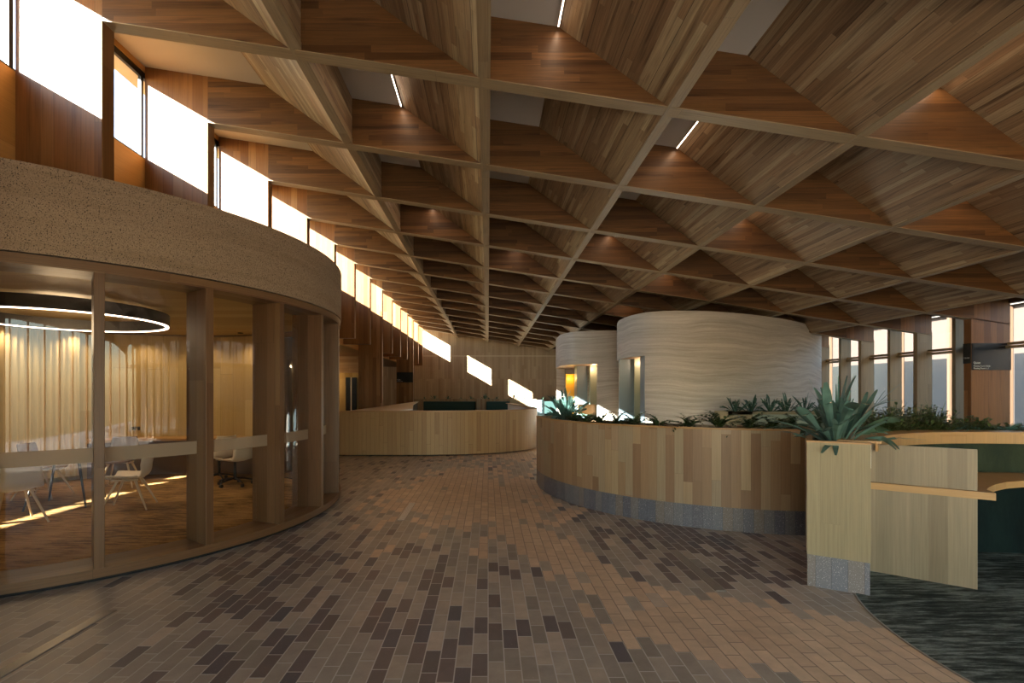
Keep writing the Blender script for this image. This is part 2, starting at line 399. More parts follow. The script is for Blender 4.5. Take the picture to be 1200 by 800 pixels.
def tag(o, label, cat, group=None, kind=None):
    o['label'] = label; o['category'] = cat
    if group: o['group'] = group
    if kind: o['kind'] = kind
    return o
def struct(o, label=None):
    o['kind'] = 'structure'; o['label'] = label or o.name.replace('_', ' '); o['category'] = 'building'
    return o
def empty(name, loc=(0, 0, 0), rz=0):
    o = bpy.data.objects.new(name, None); COL.objects.link(o); o.location = loc; o.rotation_euler = (0, 0, rz); o.empty_display_size = .1
    return o
def copy_tree(o, parent=None):
    c = o.copy(); COL.objects.link(c)
    if parent: c.parent = parent
    for ch in o.children: copy_tree(ch, c)
    return c
def spline(pts, n=6):
    out = []
    for i in range(len(pts)-1):
        p0 = pts[max(i-1, 0)]; p1 = pts[i]; p2 = pts[i+1]; p3 = pts[min(i+2, len(pts)-1)]
        for k in range(n):
            t = k/n
            out.append(tuple(.5*(2*b+(c-a)*t+(2*a-5*b+4*c-d)*t*t+(3*b-a-3*c+d)*t**3) for a, b, c, d in zip(p0, p1, p2, p3)))
    out.append(tuple(pts[-1])); return out

# ------------------------------------------------------------------ the setting: floor, walls, roof
SP = 1.76; Y0 = 4.66; TH = .155; SL = .152
zb = lambda x: EYE + 3.0 - SL*x            # underside of the beams
by = lambda k: Y0 + SP*k                   # near face of beam k
XL, XLW, XR = -3.70, -4.56, 10.70          # inner edge of left fins, left window plane, right window plane
YB, YF = by(-6), 29.3
DEP = .60
fm = MB(); fm.face([(-12, YB-6, 0), (22, YB-6, 0), (22, 32, 0), (-12, 32, 0)])
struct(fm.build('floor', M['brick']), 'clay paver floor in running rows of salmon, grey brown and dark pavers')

ceil = empty('ceiling', (0, 0, 0)); struct(ceil, 'timber coffered roof of sloping cross beams and slanted ribs')
m = MB(); m.prism([(XLW-.5, zb(XLW-.5)+DEP), (XR+.5, zb(XR+.5)+DEP), (XR+.5, zb(XR+.5)+DEP+.15), (XLW-.5, zb(XLW-.5)+DEP+.15)], YB-.3, YF+.2, 1)
m.build('soffit', M['soffit'], ceil)
beam0 = None
for k in range(-6, 14):
    if beam0 is None:
        m = MB(); xa, xb = XL, 9.93
        m.prism([(xa, zb(xa)), (xb, zb(xb)), (xb, zb(xb)+DEP+.02), (xa, zb(xa)+DEP+.02)], 0, TH, 0)
        beam0 = m.build('roof_beam', M['beam'], ceil, bevel=.004)
        m = MB(); xa, xb = 9.932, XR-.03
        m.prism([(xa, zb(xa)), (xb, zb(xb)), (xb, zb(xb)+DEP+.02), (xa, zb(xa)+DEP+.02)], 0, TH, 2)
        end0 = m.build('beam_end_panel', M['fin'], beam0)
        m = MB(); xa, xb = XL, XR-.03
        m.prism([(xa, zb(xa)-.008), (xb, zb(xb)-.008), (xb, zb(xb)-.0005), (xa, zb(xa)-.0005)], 0, TH, 0)
        edge0 = m.build('lit_beam_edge', M['ribedge'], beam0)  # pale underside: edge laminate, with floor-bounced light put into the colour
        beam0.location.y = by(k); continue
    b = beam0.copy(); COL.objects.link(b); b.location.y = by(k)
    e = end0.copy(); COL.objects.link(e); e.parent = b
    e = edge0.copy(); COL.objects.link(e); e.parent = b
RX = [.016 + 1.81*j for j in range(-1, 6)]
for x in RX:
    zl = zb(x)+.012; xl = x-.11; xt = xl-1.06
    m = MB()
    # slanted face panel, top at the soffit
    poly = [(xl, zl+.004), (x, zl), (x, zb(x)+DEP+.01), (xt, zb(xt)+DEP+.01)]
    r = m.prism(poly, YB, YF, 1).build('roof_rib', M['rib'], ceil)
    m = MB(); m.prism([(xl+.005, zl-.008), (x+.006, zl-.008), (x+.006, zl+.06), (xl+.005, zl+.03)], YB, YF, 1)
    m.build('rib_edge', M['ribedge'], r)
# roof edge along the right windows
m = MB(); m.box((XR-.06, YB, zb(XR)+DEP-.16), (XR+.06, YF, zb(XR)+DEP+.01), 1); m.build('window_head', M['glazing'], ceil)

# ---- left wall: fins, sill panels, clerestory windows
ZS, ZH, ZFB = EYE+3.07, EYE+4.20, EYE+1.49
wl = empty('wall_left'); struct(wl, 'left wall of deep vertical timber fins between high windows')
for k in range(-6, 14):
    y = by(k); full = (k % 4 == 3)
    m = MB(); m.box((XLW+.03, y, 0 if full else ZFB), (XL, y+TH, zb(XL)+DEP+.02 if False else zb(XL)+DEP), 2)
    # top slopes with the roof
    m = MB(); zt0, zt1 = zb(XLW)+DEP, zb(XL)+DEP; z0 = 0.0 if full else ZFB
    b = [(XLW+.03, y, z0), (XL, y, z0), (XL, y+TH, z0), (XLW+.03, y+TH, z0)]
    t = [(XLW+.03, y, zt0), (XL, y, zt1), (XL, y+TH, zt1), (XLW+.03, y+TH, zt0)]
    f = m.hexa(b, t, 2).build('fin', M['fin'], wl, bevel=.003)
for k in range(-6, 14):
    ya, yb_ = by(k)+TH, by(k+1) if k < 13 else YF
    m = MB(); m.box((XLW-.12, ya-TH, ZFB), (XLW+.028, yb_, ZS), 1); m.build('sill_panel', M['sill'], wl)
for k in range(-6, 14):
    ya, yb_ = by(k)+TH, by(k+1) if k < 13 else YF
    if k < -1:                                   # unseen bays, closed to keep their sun off the planter
        m = MB(); m.box((XLW-.12, ya-TH, ZS), (XLW+.028, yb_, zb(XLW)+DEP), 2); m.build('sun_block_panel', M['fin'], wl); continue
    wn = empty('window_%d' % (k+3)); struct(wn, 'high clerestory window between the timber fins')
    m = MB(); q = .045
    m.box((XLW-.03, ya-TH, ZH-.06), (XLW+.01, yb_, ZH+.02)).box((XLW-.03, ya-TH, ZS), (XLW+.01, yb_, ZS+.03))
    m.box((XLW-.03, yb_-q, ZS+.03), (XLW+.01, yb_, ZH-.06))
    m.build('frame', M['black'], wn)
    m = MB(); m.box((XLW-.03, ya-TH, ZH+.02), (XLW+.028, yb_, zb(XLW)+DEP+.02), 1); m.build('head_panel', M['sill'], wn)
    m = MB(); m.box((XLW-.014, ya-TH+.01, ZS+.03), (XLW-.008, yb_-q, ZH-.06)); m.build('pane', M['glass'], wn)

# ---- far wall
wf = empty('wall_far'); struct(wf, 'far wall lined in pale vertical timber boards')
m = MB(); m.box((-12, YF+.006, 0), (XR+.5, YF+.2, EYE+.78), 2); m.build('lower_lining', M['farwall'], wf)
m = MB(); m.box((-12, YF, EYE+.78), (XR+.5, YF+.2, 7.6), 2); m.build('upper_lining', M['farwall'], wf)
m = MB(); m.box((-4.4, YF-.02, EYE+2.13), (5.5, YF, EYE+2.19)); m.build('picture_rail', plain('pale rail', 'c9b494', .4), wf)

# ---- unseen rear wall, added to cut daylight from behind the camera
wb = empty('wall_rear'); struct(wb, 'unseen rear wall added behind the camera to limit daylight, with a row of tall windows')
m = MB(); m.box((-12, YB-.2, 3.4), (XR+.3, YB, 8.2), 2); m.build('upper_lining', M['farwall'], wb)
m = MB(); m.box((-12, YB-.2, 0), (-4.5, YB, 3.4), 2); m.build('lower_lining', M['farwall'], wb)
for i in range(-5, 9):
    m = MB(); m.box((1.5+i*1.14, YB-.15, 0), (1.58+i*1.14, YB-.02, 3.4), 2); m.build('mullion', M['glazing'], wb)

# ---- side aisle behind the left wall
wa = empty('wall_side'); struct(wa, 'side aisle walls seen through the openings of the left wall')
m = MB(); m.box((-12, YB, 0), (-11.8, YF, 3.3), 2); m.build('aisle_wall', M['farwall'], wa)
m = MB(); m.box((-12, 20.4, 0), (-5.3, 20.6, 2.45), 2); m.build('partition', M['golden'], wa)
m = MB(); m.box((-12, 20.2, 2.45), (-5.3, 20.6, 3.15), 0); m.build('bulkhead', M['farwall'], wa)
m = MB(); m.box((-5.95, 20.33, .3), (-5.5, 20.40, 2.25)); m.build('dark_glazing', M['sign'], wa)
m = MB(); m.box((-5.74, 20.30, .3), (-5.70, 20.33, 2.25)); m.build('door_pull', M['white'], wa)
m = MB(); m.box((-12, 10.6, 3.16), (XLW-.12, YF, 3.3), 0); m.box((-12, YB, 3.52), (XLW-.12, 10.6, 3.66), 0); m.build('aisle_ceiling', M['beam'], wa)

# ---- right glazed wall
wr = empty('wall_right'); struct(wr, 'right wall of full height glazing with timber mullions and a transom')
ZT = EYE + .94
for k in range(-6, 14):
    y = by(k)
    if k % 4 == 3:
        m = MB(); x0 = 9.87
        b = [(x0, y, 0), (XR-.03, y, 0), (XR-.03, y+TH, 0), (x0, y+TH, 0)]
        t = [(x0, y, zb(x0)+.02), (XR-.03, y, zb(XR)+.02), (XR-.03, y+TH, zb(XR)+.02), (x0, y+TH, zb(x0)+.02)]
        m.hexa(b, t, 2).build('fin', M['fin'], wr, bevel=.003)
    else:
        m = MB(); m.box((XR-.36, y+.02, 0), (XR, y+.13, zb(XR-.36)+.01), 2); m.build('mullion', M['ribedge'], wr)
    m = MB(); m.box((XR-.30, y+SP/2, 0), (XR, y+SP/2+.09, zb(XR)+DEP-.1), 2); m.build('mullion', M['ribedge'], wr)
m = MB(); m.box((XR-.14, YB, ZT-.05), (XR+.02, YF, ZT+.0), 1).box((XR-.11, YB, ZT+.02), (XR+.02, YF, ZT+.07), 1); m.build('transom', M['ribedge'], wr)
m = MB(); m.box((XR-.14, YB, 0), (XR+.02, YF, .16), 1); m.build('bottom_rail', M['glazing'], wr)
for i, k in enumerate(range(-6, 14)):
    wn = empty('window_%d' % (i+20)); struct(wn, 'glazing bay of the right wall above the planting')
    y = by(k); ye = min(y+SP, YF)
    m = MB(); m.box((XR-.005, y, .16), (XR+.005, ye, ZT-.05)); m.build('pane', M['glass'], wn)
    m = MB(); m.box((XR-.005, y, ZT+.07), (XR+.005, ye, zb(XR)+DEP-.16)); m.build('pane', M['glass'], wn)

# ---- wing across the courtyard, outside the right windows
wg = empty('courtyard_wing', (17, 12, 0)); tag(wg, 'timber wing with dark glazing standing across the courtyard beyond the right windows', 'building')
m = MB(); m.box((17.3, -8, 0), (17.6, 34, 4.5), 2); m.build('wall', plain('taupe render', '3a302a', .8), wg)
m = MB(); m.box((17.1, -8, 4.5), (23, 34, 4.62), 1); m.build('roof', plain('parapet render', '4f4a44', .7), wg)
y = -7.0
while y < 33:
    m = MB(); m.box((17.2, y, .5), (17.32, y+1.9, 2.9)); p = m.build('window', M['sign'], wg)
    m = MB(); m.box((17.15, y-.12, 0), (17.25, y-.02, 4.5), 2); m.build('post', plain('dark post', '4a3728', .6), wg)
    y += 2.1
m = MB(); m.box((XR+.1, -10, -.02), (17.2, 34, .02)); g = m.build('courtyard_paving', plain('grey courtyard paving', '6a655c', .8)); tag(g, 'pale courtyard paving outside the right windows', 'paving', kind='structure')

# ------------------------------------------------------------------ round glazed meeting room on the left
C1 = (-5.645, 6.803); R1 = 3.44
ZG = EYE + 1.12; ZR = EYE + 1.86
room = empty('glazed_meeting_room', (C1[0], C1[1], 0)); tag(room, 'round glazed meeting room with a coarse brown fascia on the left', 'meeting room')
def rm(name, mb, mat, parent=None, **k): return mb.build(name, M[mat], parent or room, **k)
m = MB(); m.ring(C1, R1-.30, R1, ZG+.012, ZR, 0, 360, 128, 'h'); rm('fascia', m, 'render')
m = MB(); m.disc(C1, R1-.05, ZR-.12); rm('room_roof', m, 'dark')
m = MB(); m.disc(C1, R1-.28, ZG+.03); rm('room_ceiling', m, 'golden')
m = MB(); m.disc(C1, R1-.2, .012); rm('room_carpet', m, 'carpetb')
A0, A1 = -200, 56
m = MB(); m.ring(C1, R1-.42, R1-.01, .035, .115, A0, A1, 90, 'h'); rm('sill_ring', m, 'glazing')
m = MB(); m.ring(C1, R1-.40, R1-.05, .0, .035, A0, A1, 90, 'h'); rm('shadow_gap', m, 'skirt')
m = MB(); m.ring(C1, R1-.42, R1-.01, ZG-.085, ZG, A0, A1, 90, 'h'); rm('head_ring', m, 'glazing')
m = MB(); m.ring(C1, R1-.40, R1-.04, ZG, ZG+.012, A0, A1, 90, 'h'); rm('head_shadow_gap', m, 'skirt')
m = MB(); m.ring(C1, R1-.35, R1-.05, 0, ZG, A1, 160, 60, 'v'); rm('timber_wall', m, 'golden')
sp_ = 14.8; angs = [-4.3+.05+sp_*i for i in range(-13, 5)]
for a in angs:
    ar = radians(a); m = MB(); ca, sa = cos(ar), sin(ar); t = .038
    def P(r, s_, z): return (C1[0]+r*ca-s_*sa, C1[1]+r*sa+s_*ca, z)
    b = [P(R1-.42, -t, .11), P(R1-.015, -t, .11), P(R1-.015, t, .11), P(R1-.42, t, .11)]
    tt = [P(R1-.42, -t, ZG-.08), P(R1-.015, -t, ZG-.08), P(R1-.015, t, ZG-.08), P(R1-.42, t, ZG-.08)]
    rm('mullion', m.hexa(b, tt, 2), 'glazing', bevel=.004)
for i in range(len(angs)-1):
    a, b = angs[i]+.5, angs[i+1]-.5
    m = MB()
    n = 8
    for q_ in range(n):
        u0, u1 = radians(a+(b-a)*q_/n), radians(a+(b-a)*(q_+1)/n); r = R1-.2
        m.face([(C1[0]+r*cos(u0), C1[1]+r*sin(u0), .11), (C1[0]+r*cos(u1), C1[1]+r*sin(u1), .11), (C1[0]+r*cos(u1), C1[1]+r*sin(u1), ZG-.08), (C1[0]+r*cos(u0), C1[1]+r*sin(u0), ZG-.08)], None, True)
    p = rm('pane', m, 'glassr')
    m = MB()
    for q_ in range(n):
        u0, u1 = radians(a+(b-a)*q_/n), radians(a+(b-a)*(q_+1)/n); r = R1-.197
        m.face([(C1[0]+r*cos(u0), C1[1]+r*sin(u0), 1.02), (C1[0]+r*cos(u1), C1[1]+r*sin(u1), 1.02), (C1[0]+r*cos(u1), C1[1]+r*sin(u1), 1.15), (C1[0]+r*cos(u0), C1[1]+r*sin(u0), 1.15)], None, True)
    fb = m.build('frosted_band', M['frost'], p)
# room fittings
m = MB(); m.ring(C1, R1-.95, R1-.36, .72, .76, 62, 129, 60, 'h')
d = m.build('wall_desk', M['cap'], origin=(-7, 9, 0)); tag(d, 'curved timber desk running along the golden wall of the meeting room', 'desk')
m = MB(); m.ring(C1, R1-.42, R1-.36, 0, .72, 62, 129, 60, 'v'); m.build('modesty_panel', M['chairbrown'], d, origin=(0, 0, 0)).location = (7, -9, 0)
def outlet(ang, z):
    ar = radians(ang); r = R1-.36
    e = empty('power_outlet', (C1[0]+r*cos(ar), C1[1]+r*sin(ar), z), ar+pi)
    m = MB(); m.box((0, -.07, -.035), (.012, .07, .035)); o = m.build('plate', M['black'], None, bevel=.004); o.parent = e
    for q_ in (-.03, .03):
        m = MB(); m.box((.012, q_-.015, -.015), (.016, q_+.015, .015)); o = m.build('socket', M['sign'], None); o.parent = e
    tag(e, 'black power outlet on the golden wall above the curved desk', 'power outlet')
outlet(115, .93)
m = MB(); rr_ = random.Random(2); n = 90
pts = []
for i in range(n+1):
    a = radians(131+22*i/n); q_ = R1-.50+.028*sin(i*.9)+.012*sin(i*.37); pts.append((C1[0]+q_*cos(a), C1[1]+q_*sin(a)))
m.wallpath(pts, .006, .10, ZG-.01); o = m.build('curtain', plain('cream curtain cloth', 'd8c9a8', .9)); tag(o, 'cream full height curtain hanging in folds at the left of the meeting room', 'curtain')
# ring light
RC = (-5.75, 6.6); RR = 1.2; rz = EYE+.95
rl = empty('ring_light', (RC[0], RC[1], rz)); tag(rl, 'large round ring light glowing under the meeting room ceiling', 'ceiling light')
m = MB(); m.ring(RC, RR-.07, RR+.0, rz+.012, rz+.17, 0, 360, 96, 'h'); m.build('housing', M['black'], rl).location = Vector((-RC[0], -RC[1], -rz))
m = MB(); m.ring(RC, RR-.052, RR-.012, rz, rz+.012, 0, 360, 96, 'h'); m.build('diffuser', M['ringled'], rl).location = Vector((-RC[0], -RC[1], -rz))

def shell_chair(loc, rz, shell, label, kind='leg'):
    e = empty('shell_chair' if kind == 'leg' else 'swivel_chair', loc, rz); tag(e, label, 'chair')
    # curved shell: seat + back swept
    prof = [(.22, .43), (.20, .455), (.1, .45), (0, .44), (-.12, .44), (-.19, .46), (-.235, .52), (-.255, .62), (-.275, .74), (-.295, .84)]
    prof = spline(prof, 3); n = 10; rows = []
    for i, (px, pz) in enumerate(prof):
        t = i/(len(prof)-1); wd = .235 if t < .5 else .235-.05*(t-.5)*2; row = []
        for k in range(n+1):
            s_ = -1+2*k/n; up = .05*abs(s_)**3*(1 if t < .55 else .2); fw = .07*s_*s_*(0 if t < .45 else min(1, (t-.45)*3))
            row.append((px+fw, s_*wd*(1-.08*(abs(s_) > .95 and (t < .05 or t > .95))), pz+up))
        rows.append(row)
    m = MB()
    for i in range(len(rows)-1):
        for k in range(n): m.face([rows[i][k], rows[i][k+1], rows[i+1][k+1], rows[i+1][k]], None, True)
    o = m.build('shell', M[shell], None); o.parent = e
    for md in list(o.modifiers): o.modifiers.remove(md)
    sd = o.modifiers.new('s', 'SOLIDIFY'); sd.thickness = .014
    if kind == 'leg':
        m = MB(); m.box((-.14, -.16, .405), (.16, -.13, .43)).box((-.14, .13, .405), (.16, .16, .43)).box((-.02, -.16, .405), (.02, .16, .43)); o = m.build('under_frame', M['leg'], None); o.parent = e
        for sx in (-1, 1):
            for sy in (-1, 1):
                m = MB(); m.tube([(sx*.10, sy*.13, .42), (sx*.27, sy*.25, .012)], .018, 8, .011); o = m.build('leg', M['leg'], None); o.parent = e
    else:
        m = MB(); m.tube([(0, 0, .10), (0, 0, .43)], .025, 10); o = m.build('gas_column', M['black'], None); o.parent = e
        for i in range(5):
            a = 2*pi*i/5+.3
            m = MB(); m.tube([(0, 0, .13), (.16*cos(a), .16*sin(a), .11), (.28*cos(a), .28*sin(a), .075)], .018, 8, .012); o = m.build('base_arm', M['black'], None); o.parent = e
            m = MB(); m.tube([(.28*cos(a)-.02*sin(a), .28*sin(a)+.02*cos(a), .03), (.28*cos(a)+.02*sin(a), .28*sin(a)-.02*cos(a), .03)], .03, 12); c_ = m.build('castor', M['black'], None); c_.parent = o
    return e
shell_chair((-5.05, 6.85, .012), radians(200), 'chairwhite', 'white shell chair with pale splayed legs turned sideways behind the second pane')
shell_chair((-5.85, 6.0, .012), radians(150), 'chairwhite', 'white shell chair with splayed legs cut by the left edge of the photo')
shell_chair((-6.9, 7.55, .012), radians(10), 'chairbrown', 'brown shell chair at the left end of the meeting table')
shell_chair((-6.35, 8.4, .012), radians(-70), 'chairbrown', 'brown shell chair pushed in on the far side of the meeting table')
shell_chair((-4.45, 8.55, .012), radians(160), 'chairwhite', 'white swivel chair on a black five star base behind the third pane', 'swivel')
shell_chair((-4.95, 8.95, .012), radians(150), 'chairwhite', 'white swivel chair standing behind the other swivel chair, half hidden by a mullion', 'swivel')
tb = empty('meeting_table', (-6.15, 7.1, .012), radians(20)); tag(tb, 'round meeting table with thin black legs among the shell chairs', 'table')
m = MB(); n = 40
m.ring((0, 0), .02, .62, .715, .74, 0, 360, 40, 'h'); o = m.build('table_top', M['chairbrown'], None); o.parent = tb
for i in range(4):
    a = pi/4+pi/2*i
    m = MB(); m.tube([(.30*cos(a), .30*sin(a), .715), (.50*cos(a), .50*sin(a), 0)], .02, 8, .012); o = m.build('leg', M['black'], None); o.parent = tb
def lamp(name, typ, loc, e, col, parent=None, size=.3, rot=(0, 0, 0), sy=None, spot=None):
    l = bpy.data.lights.new(name, typ); l.energy = e; l.color = col
    if typ == 'AREA':
        l.size = size
        if sy: l.shape = 'RECTANGLE'; l.size_y = sy
    elif typ == 'SPOT': l.spot_size = spot or 1.5; l.spot_blend = .8; l.shadow_soft_size = .05
    else: l.shadow_soft_size = size
    o = bpy.data.objects.new(name, l); COL.objects.link(o); o.location = loc; o.rotation_euler = rot
    if parent: o.parent = parent
    return o
WARM = (1, .72, .40)
# wall washing downlights recessed in the meeting room ceiling
for i, a in enumerate((72, 92, 112, 132, 152)):
    ar = radians(a); r = 2.75; x, y = C1[0]+r*cos(ar), C1[1]+r*sin(ar)
    e = empty('downlight', (x, y, ZG+.02)); tag(e, 'small round recessed downlight of the meeting room, '+['by the doorway end of the golden wall', 'second from the doorway end', 'above the power outlet', 'above the right edge of the cream curtain', 'above the middle of the cream curtain'][i], 'ceiling light', 'meeting room downlights')
    m = MB(); m.ring((0, 0), .035, .05, -.012, .004, 0, 360, 20, 'h'); o = m.build('trim_ring', M['black'], None); o.parent = e
    l = lamp('bulb', 'SPOT', (0, 0, -.02), 17, WARM, e, spot=2.3)
lamp('room_glow', 'POINT', (RC[0], RC[1], rz-.12), 24, (1, .72, .42), None, .3)

# ------------------------------------------------------------------ reception counter
rp = [(-4.45, 12.49), (-3, 12.49), (-2, 12.49), (-1.2, 12.53), (-.38, 12.7), (.47, 13.1), (1.16, 13.73), (1.46, 14.5), (1.50, 15.6), (1.42, 17.0), (1.25, 19.0), (1.0, 21.5)]
rp = spline(rp, 8); HR = 1.16
rc = empty('reception_counter', (0, 12.5, 0)); tag(rc, 'long curved reception counter clad in vertical timber boards', 'reception desk')
O = Vector((0, -12.5, 0))
m = MB(); m.wallpath(rp, .10, 0.03, HR-.03); m.build('front_cladding', M['desk'], rc).location = O
m = MB(); m.wallpath(rp, .22, HR-.026, HR, g='h'); m.build('counter_edge', M['cap'], rc).location = O
m = MB(); m.wallpath([(p[0], p[1]) for p in rp[56:]], .0, 0, 0) if False else None
inner = []
for i in range(len(rp)):
    a = rp[max(i-1, 0)]; b = rp[min(i+1, len(rp)-1)]; d_ = Vector((b[0]-a[0], b[1]-a[1])).normalized(); inner.append((rp[i][0]-d_.y*.104, rp[i][1]+d_.x*.104))
m = MB(); m.wallpath(inner, .03, 0.03, HR-.03); m.build('inner_lining', M['white'], rc).location = O
m = MB(); m.wallpath(inner, .02, 0, .03); m.build('base_gap', M['skirt'], rc).location = O
# worktop slab on the left
wt = empty('reception_worktop', (-3, 13, 0)); tag(wt, 'wide pale laminate worktop tapering back behind the reception counter', 'worktop')
poly = [(-3.62, 12.80), (-2.35, 12.80), (-2.2, 14.2), (-3.0, 19.5), (-3.58, 25), (-3.66, 25)]
m = MB(); m.hexa([(x, y, 1.12) for x, y in poly], [(x, y, 1.16) for x, y in poly], 1); m.build('top', M['white'], wt).location = Vector((3, -13, 0))
poly2 = [(x+(.06 if x < -3.3 else -.04), y+.03) for x, y in poly[:1]]+[(-2.45, 12.85), (-2.3, 14.2), (-3.1, 19.5), (-3.60, 24.8)]
m = MB(); m.hexa([(x, y, 0) for x, y in poly2], [(x, y, 1.12) for x, y in poly2], 2); m.build('body', M['dark'], wt).location = Vector((3, -13, 0))

# ------------------------------------------------------------------ stone drums
def drum(name, outer, lower, head, label):
    cxx = sum(p[0] for p in outer)/len(outer); cyy = sum(p[1] for p in outer)/len(outer)
    e = empty(name, (cxx, cyy, 0)); O = Vector((-cxx, -cyy, 0)); tag(e, label, 'meeting room')
    m = MB(); m.wallpath(outer, .3, head, ZR, closed=True); m.build('upper_wall', M['stone'], e).location = O
    m = MB(); m.wallpath(lower, .3, 0, head); m.build('lower_wall', M['stone'], e).location = O
    m = MB(); m.face([(p[0], p[1], ZR-.06) for p in outer]); m.build('lid', M['dark'], e).location = O
    return e, O
d1s = [(3.41, 12.7), (3.43, 12.2), (3.50, 11.80), (3.68, 11.42), (4.0, 11.22), (4.45, 11.14), (5.08, 11.22), (5.79, 11.46), (6.61, 11.85), (7.62, 12.47), (8.98, 13.54), (9.8, 14.35), (10.3, 15.1), (10.25, 15.7), (9.3, 16.1), (6.5, 15.6), (4.6, 14.9), (3.7, 13.8), (3.41, 12.7)]
d1 = spline(d1s, 5)[:-1]
HD = EYE + .85
i0 = min(range(len(d1)), key=lambda i: hypot(d1[i][0]-3.68, d1[i][1]-11.42))
iend = min(range(len(d1)), key=lambda i: hypot(d1[i][0]-3.7, d1[i][1]-13.8))
e1, O1 = drum('stone_meeting_pod', d1, d1[i0:iend+1], HD, 'large curved stone meeting pod, the nearer and taller looking of the two drums')
m = MB(); m.box((3.76, 12.50, 0), (4.5, 12.54, HD), 2); m.build('lit_panel', M['greenpanel'], e1).location = O1
m = MB(); m.box((3.40, 12.62, 0), (3.80, 12.66, HD), 2); m.build('side_panel', M['greypanel'], e1).location = O1
m = MB(); m.face([(p[0], p[1], HD-.002) for p in reversed(d1)]); m.build('reveal_soffit', M['farwall'], e1).location = O1
m = MB(); p0 = d1[i0]; m.box((p0[0]-.01, p0[1]+.0, 0), (p0[0]+.03, p0[1]+.32, HD), 2); m.build('reveal_trim', M['greypanel'], e1).location = O1
lamp('recess_lamp', 'POINT', (3.95, 12.2, HD-.10), 7, (1, .66, .42), None, .04)

d2s = [(2.36, 16.3), (2.38, 15.75), (2.6, 15.15), (2.95, 14.89), (3.32, 14.77), (3.94, 14.77), (4.4, 15.4), (5.2, 16.6), (5.6, 18.2), (4.6, 19.6), (3.2, 19.2), (2.5, 17.8), (2.36, 16.3)]
d2 = spline(d2s, 5)[:-1]
j0 = min(range(len(d2)), key=lambda i: hypot(d2[i][0]-3.32, d2[i][1]-14.77)); j1 = min(range(len(d2)), key=lambda i: hypot(d2[i][0]-2.5, d2[i][1]-17.8))
e2, O2 = drum('stone_meeting_pod', d2, d2[j0:j1+1], HD, 'smaller stone drum behind the large one, with a golden framed doorway')
m = MB(); m.box((2.62, 16.4, 0), (3.0, 16.45, HD-.25), 2); m.build('golden_door_frame', M['gold'], e2).location = O2
m = MB(); m.box((2.9, 15.9, 0), (3.25, 16.35, HD), 2); m.build('slate_panel', M['greypanel'], e2).location = O2
m = MB(); m.box((3.27, 15.6, 0), (3.75, 15.75, HD), 2); m.build('lit_panel', M['greenpanel'], e2).location = O2
m = MB(); m.face([(p[0], p[1], HD-.002) for p in reversed(d2)]); m.build('reveal_soffit', M['farwall'], e2).location = O2
lamp('recess_lamp', 'POINT', (3.35, 15.4, HD-.12), 6, (1, .6, .35), None, .04)
lamp('recess_lamp', 'POINT', (2.75, 16.2, HD-.4), 4, (1, .65, .2), None, .04)
m = MB(); m.box((2.85, 15.15, .95), (3.35, 15.5, 1.25), 0); o = m.build('timber_ledge', M['cap']); tag(o, 'low timber ledge box inside the doorway of the smaller stone drum', 'ledge')

# ------------------------------------------------------------------ planter 1 (curved, centre) and planter 2 with booth
C2 = (3.90, 8.60); RP = 3.03; HP = 1.22
PA0, PA1 = 176, 312
pl = empty('curved_planter', (C2[0], C2[1], 0)); tag(pl, 'long curved planter clad in mixed timber boards on a grey plinth', 'planter'); OP = Vector((-C2[0], -C2[1], 0))
def pm(n_, mb, mt): o = mb.build(n_, M[mt], pl); o.location = OP; return o
m = MB(); m.ring(C2, RP-.03, RP, .28, HP-.02, PA0, PA1, 110, 'v'); pm('cladding', m, 'planter')
m = MB(); m.ring(C2, RP-.06, RP-.012, 0, .278, PA0, PA1, 110, 'v'); pm('plinth', m, 'plinth')
m = MB(); m.ring(C2, RP-.06, RP+.006, HP-.02, HP, PA0, PA1, 110, 'h'); pm('cap', m, 'cap')
m = MB(); m.ring(C2, RP-.60, RP-.56, .0, HP, PA0, PA1, 110, 'v'); pm('inner_wall', m, 'planter')
m = MB(); m.ring(C2, RP-.60, RP, .0, HP, PA0-.6, PA0, 2, 'v'); pm('end_board', m, 'planter')
m = MB(); m.ring(C2, RP-.56, RP-.06, HP-.12, HP-.07, PA0, PA1, 110, 'h'); pm('soil', m, 'soil')

C3 = (5.0, 2.98); RI, RB, RO = 2.03, 2.33, 2.56
aL = 153.2; aE = 20
p2 = empty('booth_planter', (C3[0], C3[1], 0)); tag(p2, 'curved booth planter ending in a pale veneer end panel at the right', 'planter'); OQ = Vector((-C3[0], -C3[1], 0))
def qm(n_, mb, mt, **k): o = mb.build(n_, M[mt], p2, **k); o.location = OQ; return o
H2 = 1.237
def rad(r, a, z): return (C3[0]+r*cos(radians(a)), C3[1]+r*sin(radians(a)), z)
# end panel between the two corners measured on the floor
EL, ER = (2.717, 4.147), (3.08, 3.914)
dx, dy = (ER[0]-EL[0]), (ER[1]-EL[1]); L_ = hypot(dx, dy); ux, uy = dx/L_, dy/L_; nx, ny = -uy, ux   # n points away from the camera
def endbox(t0, z0, z1, th=.03, s0=0.0, s1=0.0, g=2):
    b = [(EL[0]+ux*s0+nx*t0, EL[1]+uy*s0+ny*t0), (ER[0]-ux*s1+nx*t0, ER[1]-uy*s1+ny*t0), (ER[0]-ux*s1+nx*(t0+th), ER[1]-uy*s1+ny*(t0+th)), (EL[0]+ux*s0+nx*(t0+th), EL[1]+uy*s0+ny*(t0+th))]
    return MB().hexa([(*p, z0) for p in b], [(*p, z1) for p in b], g)
qm('end_panel', endbox(0, .27, H2-.014, .03), 'veneer')
qm('end_cap', endbox(-.003, H2-.014, H2, .06, -.004, -.004, 0), 'cap')
qm('end_plinth', endbox(.012, 0, .268, .03, .004, .004), 'plinth')
